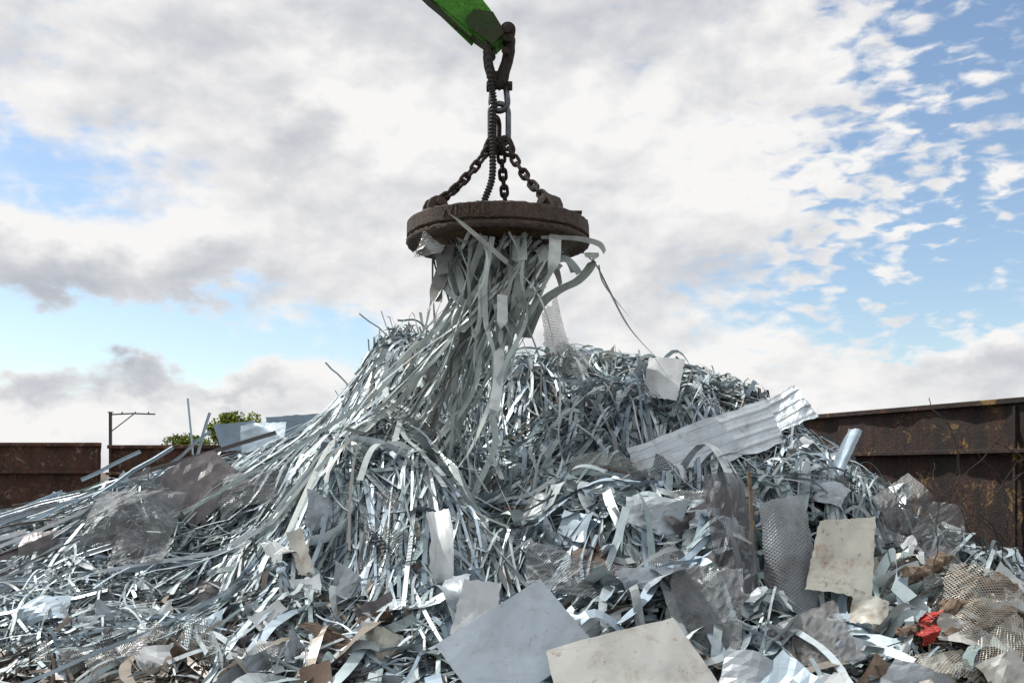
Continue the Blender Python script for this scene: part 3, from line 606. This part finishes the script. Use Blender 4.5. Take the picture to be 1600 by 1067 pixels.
free_strip([(.78,10.9,4.08),(.92,10.9,3.95),(1.05,10.9,3.7),(1.25,11,3.35),(1.45,11.2,3.15),(1.75,11.6,2.95)],.022,(.36,.39,.38),'long thin metal strip trailing down beside the magnet',.2,2)
free_strip([(.95,10.9,3.95),(1.0,10.9,3.75),(1.2,10.95,3.5),(1.38,11,3.3)],.018,(.33,.36,.36),'thin bent metal strip trailing from the magnet',.9,2)
free_strip([(-.86,10.8,4.05),(-.86,10.8,3.7),(-.84,10.8,3.3),(-.85,10.85,3.0),(-.83,10.9,2.8)],.022,(.25,.27,.27),'thin dark metal strip hanging straight down',.2,.5)
free_strip([(-.86,10.8,4.05),(-.80,10.7,3.8),(-.70,10.7,3.6),(-.62,10.7,3.3)],.03,(.25,.27,.27),'thin dark metal strip hanging loosely',.2,.5)
free_strip([(.3,10.3,4.11),(.65,10.25,4.09),(.9,10.4,4.07),(.98,10.5,4.0)],.06,(.55,.56,.53),'pale metal strip bent over the magnet rim')
free_strip([(.85,10.6,4.02),(.84,10.6,3.88),(.70,10.6,3.72),(.50,10.6,3.62),(.30,10.55,3.45),(.15,10.5,3.1)],.15,(.44,.48,.43),'wide pale green metal strip curving out below the magnet',.9,-.3)
free_strip([(-.62,10.0,4.27),(-.50,9.96,4.17),(-.3,10.05,4.02),(-.05,10.3,3.85)],.05,(.6,.6,.55),'cream metal strip caught on the magnet rim',.3,.6)
free_strip([(.45,10.3,4.14),(.42,10.2,3.8),(.3,10.2,3.55),(.16,10.2,3.25),(.05,10.3,3.0),(-.02,10.4,2.7)],.13,(.60,.62,.60),'wide pale metal strip hanging below the magnet',.4,.5)
free_strip([(.3,10.3,3.6),(.15,10.2,3.5),(.12,10.2,3.3),(.05,10.2,3.1)],.20,(.40,.42,.39),'wide grey metal offcut caught in the strips',.2,.3)
free_strip([(-.1,10.2,3.5),(-.10,10.1,3.2),(-.13,10.1,2.9),(-.14,10.0,2.6),(-.18,9.8,2.3)],.11,(.62,.64,.63),'wide white metal strip hanging over the heap',.2,.4)
# ------------------------------------------------------------ curls, random sheets, meshes
for (x,y,z,r,h,mat) in((.70,10.2,2.15,.17,.32,M_LIGHTBLUE),(1.35,8.8,1.35,.12,.3,M_SILVER)):
    vv=[];n=26
    z=float(H(x,y))+r*.9
    for j in range(3):
        for i in range(n):
            a=-1.2+5.0*i/(n-1); rr2=r*(1+.15*i/n); vv.append((x+rr2*math.cos(a),y+(j-1)*h/2,z+rr2*math.sin(a)))
    ff=[(j*n+i,j*n+i+1,(j+1)*n+i+1,(j+1)*n+i) for j in range(2) for i in range(n-1)]
    mk('curled_sheet',vv,ff,mat,smooth=True,label='metal sheet rolled into an open curl on the heap',category='metal sheet',group='curled sheet offcuts')
G3='metal sheet offcuts scattered over the heap'; G4='expanded mesh offcuts scattered over the heap'
mats=[(M_SILVER,'crumpled galvanised sheet offcut'),(M_WHITE,'white coated sheet offcut'),(M_DARKSHEET,'dark tarnished sheet offcut'),(M_LIGHTBLUE,'pale blue sheet offcut'),(M_CREAM,'dirty cream sheet offcut'),(M_BROWN,'rusty brown sheet offcut')]
def near_big(x,y):
    return float(sink(np.array([x]),np.array([y]))[0])>.05 or float(sink(np.array([x]),np.array([y+.3]))[0])>.3
for i in range(300):
    x=[random.uniform(-6.0,6),random.uniform(.0,4.5),random.uniform(-4,.5)][i%3]; y=random.uniform(6.3,13.0) if i%4 else random.uniform(6.3,9)
    if -3.0<x<.6 and y>8.9: continue
    z=float(H(x,y))
    if z<.02 or near_big(x,y): continue
    k=random.choices(range(6),[4,3,2.2,2,.8,.5])[0]; s=random.uniform(.09,.33)
    sheet('metal_sheet',x,y,z+random.uniform(.0,.15),s*random.uniform(.8,2.2),s,yaw=random.uniform(-60,60),tilt=-random.uniform(10,80),roll=random.uniform(-70,70),bend=random.gauss(0,.35),crumple=random.choice([.01,.03,.05]),mat=mats[k][0],label=mats[k][1]+' lying in the heap',group=G3,n=7,jag=.008)
for i in range(105):
    x=[random.uniform(-5.5,5.5),random.uniform(.8,4.8),random.uniform(-4.2,-.4)][i%3]; y=random.uniform(7.4,11.8) if i%3<2 else random.uniform(7,9)
    if -3.0<x<.6 and y>8.9: continue
    z=float(H(x,y))
    if z<.05 or near_big(x,y): continue
    s=random.uniform(.15,.36)
    msh(x,y,z+random.uniform(.0,.12),s*random.uniform(.8,2.0),s,yaw=random.uniform(-50,50),tilt=-random.uniform(25,75),roll=random.uniform(-60,60),bend=random.gauss(0,.4),crumple=random.choice([.03,.05,.07]),mat=random.choice(MESHES),label='crumpled expanded metal mesh offcut in the heap',group=G4,n=14)
G5='long metal profiles on the heap'
def profile(a,b,w,mat,label):
    a=Vector(a);b=Vector(b);T=(b-a).normalized();S_=T.cross(Vector((0,0,1))).normalized();U=S_.cross(T)
    q=Matrix.Rotation(random.uniform(0,6.28),3,T); S_=q@S_; U=q@U
    sec_=[(0,0),(w,0),(w,.006),(.006,.006),(.006,w*.6),(0,w*.6)]
    V=[];m=5
    for i in range(m):
        c=a.lerp(b,i/(m-1)); c.z+=math.sin(i/(m-1)*3.14)*random.uniform(-.02,.03)
        V+=[tuple(c+S_*p+U*q_) for p,q_ in sec_]
    F=[(i*6+k,i*6+(k+1)%6,(i+1)*6+(k+1)%6,(i+1)*6+k) for i in range(m-1) for k in range(6)]+[tuple(range(6)),tuple(range(6*m-1,6*m-7,-1))]
    mk('metal_profile',V,F,mat,label=label,category='metal profile',group=G5)
for i in range(85):
    x=random.uniform(-7,-3.4); y=random.uniform(8.6,12.4); L_=random.uniform(.6,1.9); a=random.gauss(.4,.6)
    x2=x+math.cos(a)*L_; y2=y+math.sin(a)*L_
    if x2>-2.6: continue
    z1=float(H(x,y))+random.uniform(.05,.2); z2=float(H(x2,y2))+random.uniform(.05,.28)
    profile((x,y,z1),(x2,y2,z2),random.uniform(.02,.07),random.choice([M_LIGHTBLUE,M_WHITE,M_SILVER,M_SILVER,M_DARKSHEET]),'long pale metal profile lying on the heap')
for a,b,w in [((-1.5,13,3.35),(-2.0,13,3.74),.03),((-2.05,12.5,2.75),(-2.35,12.5,3.05),.03),((-4.05,12.6,1.9),(-4.15,12.7,2.62),.04),((-3.9,12.2,1.8),(-3.75,12.3,2.42),.035),((-4.35,12,1.6),(-3.7,12.2,2.2),.035),((-5.2,12,1.6),(-4.6,12.3,1.95),.04),((2.9,12.6,2.6),(3.05,12.6,2.85),.1),((-4.9,11.6,1.4),(-4.1,12,2.0),.05)]:
    profile(a,b,w,M_LIGHTBLUE,'pale metal profile poking up from the heap')
for a,b in[((3.0,6.9,.15),(3.12,7.2,.75)),((1.95,8.0,.8),(1.93,8.1,1.7))]:
    A=Vector(a);B=Vector(b); P=[A.lerp(B,i/8)+Vector((random.gauss(0,.008),0,random.gauss(0,.008))) for i in range(9)]
    V,F=tube_data(P,[.015*random.uniform(.7,1.3) for _ in P],7); mk('wood_stick',V,F,M_WOOD,label='splintered brown wooden stick among the scrap',category='wood',group='wooden sticks in the scrap')
for (x0,y0,x1,y1,r) in((2.95,7.6,3.55,8.1,.065),(3.3,7.3,4.0,7.7,.06),(3.5,7.9,4.2,8.3,.06),(2.7,7.0,3.3,7.15,.05),(3.6,7.0,4.1,7.2,.06),(3.1,7.2,3.6,7.6,.045),(3.0,6.9,3.7,7.2,.045)):
    P=[];rs=[]
    for i in range(15):
        t_=i/14; x=x0+(x1-x0)*t_; y=y0+(y1-y0)*t_+random.gauss(0,.012); P.append((x,y,float(H(x,y))+.24+.06*math.sin(t_*5+x0)+random.gauss(0,.012))); rs.append(r*random.uniform(.6,1.25)*(1-.5*abs(2*t_-1)**3))
    V,F=tube_data(P,rs,9); V=[(a+random.gauss(0,.008),b+random.gauss(0,.008),c+random.gauss(0,.008)) for a,b,c in V]
    mk('debris_roll',V,F,M_LOG,label='brown log like roll of twisted dirty debris',category='debris',group='twisted rolls of brown debris')
for i in range(18):
    x=random.uniform(4.2,5.6) if i<15 else random.uniform(3.2,4.0); y=random.uniform(8.6,10.5) if i<15 else random.uniform(7.4,8.2); z=float(H(x,y)); P=[]
    p=Vector((x,y,z+.1)); d=Vector((random.gauss(0,.4),random.gauss(0,.3),random.uniform(.5,1))).normalized()
    for k in range(28):
        P.append(p.copy()); d=(d+Vector((random.gauss(0,.25),random.gauss(0,.25),random.gauss(0,.22)))).normalized(); p=p+d*.06; p.z=max(p.z,z)
    V,F=tube_data(P,.0045,5); mk('wire',V,F,M_CHAIN,smooth=True,label='thin twisted wire sprouting from the scrap',category='wire',group='twisted wires')
# ------------------------------------------------------------ walls
def wall(x0,y0,x1,y1,h,mat,label,mid=.72,np_=3,grp='rusty steel walls around the yard',rail=.20):
    A=Vector((x0,y0,0));B=Vector((x1,y1,0));T=(B-A).normalized();Nn=Vector((T.y,-T.x,0)); Lw=(B-A).length
    if Nn.y>0: Nn=-Nn
    M=Matrix((T,-Nn,Vector((0,0,1)))).transposed()
    C=(A+B)/2
    root=empty('steel_wall',tuple(C),label=label,category='wall',group=grp)
    nx_=90;nz_=14;V=[]
    for i in range(nx_):
        for j in range(nz_):
            p=A+T*(Lw*i/(nx_-1))+Vector((0,0,(h-.06)*j/(nz_-1)))+Nn*(.03*math.sin(i*.5+j*.3)+random.gauss(0,.012)-.03); V.append(tuple(p))
    F=[(i*nz_+j,(i+1)*nz_+j,(i+1)*nz_+j+1,i*nz_+j+1) for i in range(nx_-1) for j in range(nz_-1)]
    mk('wall_plate',V,F,mat,smooth=True,parent=root)
    V,F=box_data(tuple(C+Vector((0,0,h-.04))),(Lw,.16,.08),M); mk('top_rail',V,F,mat,parent=root)
    V,F=box_data(tuple(C+Nn*.06+Vector((0,0,h*mid))),(Lw,rail,.06),M); mk('middle_rail',V,F,mat,parent=root)
    for k in range(np_+1):
        p=A+T*(.06+(Lw-.12)*k/np_)+Nn*.03
        V,F=box_data(tuple(p+Vector((0,0,h/2-.06))),(.05,.05,h-.12),M); mk('post',V,F,mat,parent=root)
wall(-16,22,-9.10,22,2.32,M_WALL,'low rusty steel wall with flaking white paint')
wall(-9.0,22.2,-3.5,22.2,2.27,M_WALL,'low rusty steel wall with flaking white paint')
wall(-3.47,22.2,4.9,22.2,2.27,M_WALL,'low rusty steel wall with flaking white paint')
wall(5.1,20.8,9.6,8.2,2.76,M_WALLR,'tall dark rusted steel wall beside the heap',mid=.72,np_=2,rail=.22)
# ------------------------------------------------------------ mast
ma=empty('railway_mast',(-24.2,60,0),label='grey steel overhead line mast with side arm',category='mast')
V,F=join(box_data((-24.2,60,2.6),(.05,.16,5.2)),box_data((-24.145,60,2.6),(.02,.2,5.2)),box_data((-24.255,60,2.6),(.02,.2,5.2)),box_data((-24.2,60,5.22),(.26,.26,.05))); mk('pole',V,F,M_MAST,parent=ma)
V,F=join(tube_data([(-24.2,60,5.08),(-22.9,60,5.14),(-21.5,60,5.10)],.045,8),tube_data([(-24.1,60,4.1),(-22.8,60,5.1)],.035,8)); mk('side_arm',V,F,M_MAST,parent=ma)
for i in range(3):
    V,F=cyl((-23.5+i*.8,60,5.20),(0,0,1),.04,.10,8); mk('insulator',V,F,M_MAST,parent=ma)
# ------------------------------------------------------------ tree
def tree(x,y,h,w,label):
    root=empty('tree',(x,y,0),label=label,category='tree',group='trees behind the yard')
    tr=tube_data([(x,y,0),(x+.05,y,h*.3),(x,y+.05,h*.6),(x+.1,y,h*.85)],[.16,.13,.09,.03],8); br=[tr]
    for i in range(9):
        a=random.uniform(0,6.28); z0=h*random.uniform(.3,.7); e=Vector((x+math.cos(a)*w*.38,y+math.sin(a)*w*.38,z0+h*.2)); s=Vector((x,y,z0))
        br.append(tube_data([s,s.lerp(e,.5)+Vector((0,0,.1)),e],[.06,.04,.015],6))
    V,F=join(*br); mk('trunk',V,F,M_BARK,parent=root)
    cl=[(x+rng.normal(0,w*.2),y+rng.normal(0,w*.2),h*rng.uniform(.55,.93),rng.uniform(.22,.42)) for _ in range(40)]
    Vs=[];Cs=[]
    for cx,cy,cz,cr_ in cl:
        m=130; d=rng.normal(0,1,(m,3)); d/=np.linalg.norm(d,axis=1)[:,None]; p=np.array([cx,cy,cz])+d*cr_*rng.uniform(.5,1.05,(m,1))*[1,1,.7]
        a=rng.normal(0,1,(m,3)); a/=np.linalg.norm(a,axis=1)[:,None]; b=np.cross(a,rng.normal(0,1,(m,3))); b/=np.linalg.norm(b,axis=1)[:,None]
        s=rng.uniform(.04,.08,(m,1)); Vs.append(np.stack([p-a*s,p-b*s*.6,p+a*s,p+b*s*.6],1).reshape(-1,3))
        Cs.append(np.repeat(np.array([(.17,.23,.02)])*rng.uniform(.5,1.4)*rng.uniform(.6,1.3,(m,1)),4,0))
    V=np.concatenate(Vs); mk('crown',V,np.arange(len(V)).reshape(-1,4),M_LEAF,col=np.concatenate(Cs),parent=root)
tree(-12.3,38,3.25,1.9,'small yellow green tree behind the rusty wall')
tree(-11.0,39,4.1,1.7,'small green tree behind the rusty wall')
# ------------------------------------------------------------ world
w=bpy.data.worlds.new('World'); scene.world=w; w.use_nodes=True; t=NT(w.node_tree)
for n in list(t.n): t.n.remove(n)
out=t.n.new('ShaderNodeOutputWorld')
SUN_EL,SUN_AZ=54,-68
sky=t.n.new('ShaderNodeTexSky'); sky.sky_type='NISHITA'; sky.sun_disc=False; sky.sun_elevation=R(SUN_EL); sky.sun_rotation=R(SUN_AZ); sky.air_density=1.0; sky.dust_density=.6; sky.ozone_density=1.5
bg1=t.n.new('ShaderNodeBackground'); t.lk(t.mix(1.0,sky.outputs[0],(1.08,1.07,1.04,1),'MULTIPLY'),bg1.inputs[0]); bg1.inputs[1].default_value=.148
tc=t.n.new('ShaderNodeTexCoord').outputs['Generated']
s=t.n.new('ShaderNodeSeparateXYZ'); t.lk(tc,s.inputs[0])
az=t.m('MULTIPLY',t.m('ARCTAN2',s.outputs[0],s.outputs[1]),57.2958); el=t.m('MULTIPLY',t.m('ARCSINE',s.outputs[2]),57.2958)
cb=t.n.new('ShaderNodeCombineXYZ'); t.lk(az,cb.inputs[0]); t.lk(el,cb.inputs[1]); P=cb.outputs[0]
wn=t.noise(t.v('MULTIPLY',P,(.2,.28,1)),1,5,.6,color=True)
Pw=t.v('ADD',P,t.v('SCALE',t.v('SUBTRACT',wn,(.5,.5,.5)),scale=7.0))
def ang(px,py):
    a=math.atan((px-800)/1556); return math.degrees(a),math.degrees(math.atan((735-py)/1556*math.cos(a)))
def blobs(base_,lst):
    acc=base_
    for px,py,sx,sy,amp in lst:
        a,e=ang(px,py); d=t.v('MULTIPLY',t.v('SUBTRACT',Pw,(a,e,0)),(1/(sx*.0368),1/(sy*.0368),0))
        g=t.m('EXPONENT',t.m('MULTIPLY',t.v('DOT_PRODUCT',d,d),-.5)); acc=t.m('MULTIPLY_ADD',g,amp,acc)
    return acc
cov=blobs(.80,[(30,265,120,40,-.50),(360,532,290,52,-.68),(60,510,130,40,-.60),(1470,260,160,180,-.38),(1360,480,140,50,-.42),(1560,400,90,80,-.40),(1560,60,90,60,-.22),
  (150,400,170,42,.35),(1540,540,110,40,.45),(1300,610,150,30,.4),(30,582,42,32,.48),(205,570,32,28,.55),(370,594,55,18,.42),(480,592,40,14,.25),(300,676,350,22,.42),(780,330,320,260,.22),(1430,300,70,30,.25)])
brk=blobs(.42,[(1480,230,170,200,1.1),(1350,430,150,90,.85),(300,520,300,60,.25)])
Pn=t.v('MULTIPLY',P,(.09,.15,1)); Pn2=t.v('MULTIPLY',t.v('ADD',P,(-.9,1.4,0)),(.09,.15,1))
n1=t.noise(Pn,1,8,.52,.2); n1b=t.noise(Pn2,1,8,.52,.2)
n2=t.noise(t.v('MULTIPLY',P,(.55,1.3,1)),1,5,.5,.3); n3=t.noise(t.v('MULTIPLY',P,(.22,.34,1)),1,8,.54,.2)
n3b=t.noise(t.v('MULTIPLY',t.v('ADD',P,(-.5,.7,0)),(.22,.34,1)),1,8,.54,.2)
dens=t.m('ADD',cov,t.m('ADD',t.m('MULTIPLY',t.m('SUBTRACT',n1,.5),.9),t.m('ADD',t.m('MULTIPLY',t.m('SUBTRACT',n3,.5),.7),t.m('MULTIPLY',t.m('SUBTRACT',n2,.5),t.m('MULTIPLY',brk,1.5)))))
mask=t.smooth(dens,.29,.81)
br=blobs(.90,[(140,425,140,26,-.28),(900,20,260,55,-.18),(1130,60,90,50,-.12),(460,215,46,34,-.26),(250,60,220,60,-.08),(1100,430,160,40,-.12),(1000,330,60,25,-.06),(1560,560,80,22,-.22),(40,598,42,22,-.34),(205,586,34,18,-.40),(380,604,55,12,-.24),(320,425,50,22,-.10),
  (520,140,70,45,.16),(640,215,80,25,.14),(950,210,180,60,.08),(1250,230,170,140,.08),(200,335,150,22,.16),(1500,500,90,20,.16),(300,676,400,30,.10),(1300,600,150,30,.08)])
br=t.m('ADD',br,t.m('MULTIPLY',t.m('SUBTRACT',n1,n1b),1.0)); br=t.m('ADD',br,t.m('MULTIPLY',t.m('SUBTRACT',n3,n3b),.58))
br=t.m('ADD',br,t.m('MULTIPLY',t.m('SUBTRACT',.85,dens),.10))
cc=t.ramp(br,[(.2,(.28,.32,.39)),(.5,(.48,.51,.57)),(.75,(.68,.69,.72)),(1.0,(.94,.93,.92))])
bg2=t.n.new('ShaderNodeBackground'); t.lk(cc,bg2.inputs[0]); bg2.inputs[1].default_value=1.0
mx=t.n.new('ShaderNodeMixShader'); t.lk(mask,mx.inputs[0]); t.l.new(bg1.outputs[0],mx.inputs[1]); t.l.new(bg2.outputs[0],mx.inputs[2]); t.l.new(mx.outputs[0],out.inputs[0])
sl=bpy.data.lights.new('sun','SUN'); sl.energy=4.1; sl.angle=R(.6); sl.color=(1,.96,.90)
so=bpy.data.objects.new('sun',sl); COL.objects.link(so)
sd=Vector((math.sin(R(SUN_AZ))*math.cos(R(SUN_EL)),math.cos(R(SUN_AZ))*math.cos(R(SUN_EL)),math.sin(R(SUN_EL))))
so.rotation_euler=sd.to_track_quat('Z','Y').to_euler()
cd=bpy.data.cameras.new('camera'); cd.lens=35; cd.sensor_width=36; cd.shift_y=.126; cd.clip_end=3000
co=bpy.data.objects.new('camera',cd); co.location=(0,0,1.7); co.rotation_euler=(R(90),0,0); COL.objects.link(co); scene.camera=co
scene.view_settings.view_transform='Standard'; scene.view_settings.look='None'; scene.view_settings.exposure=0
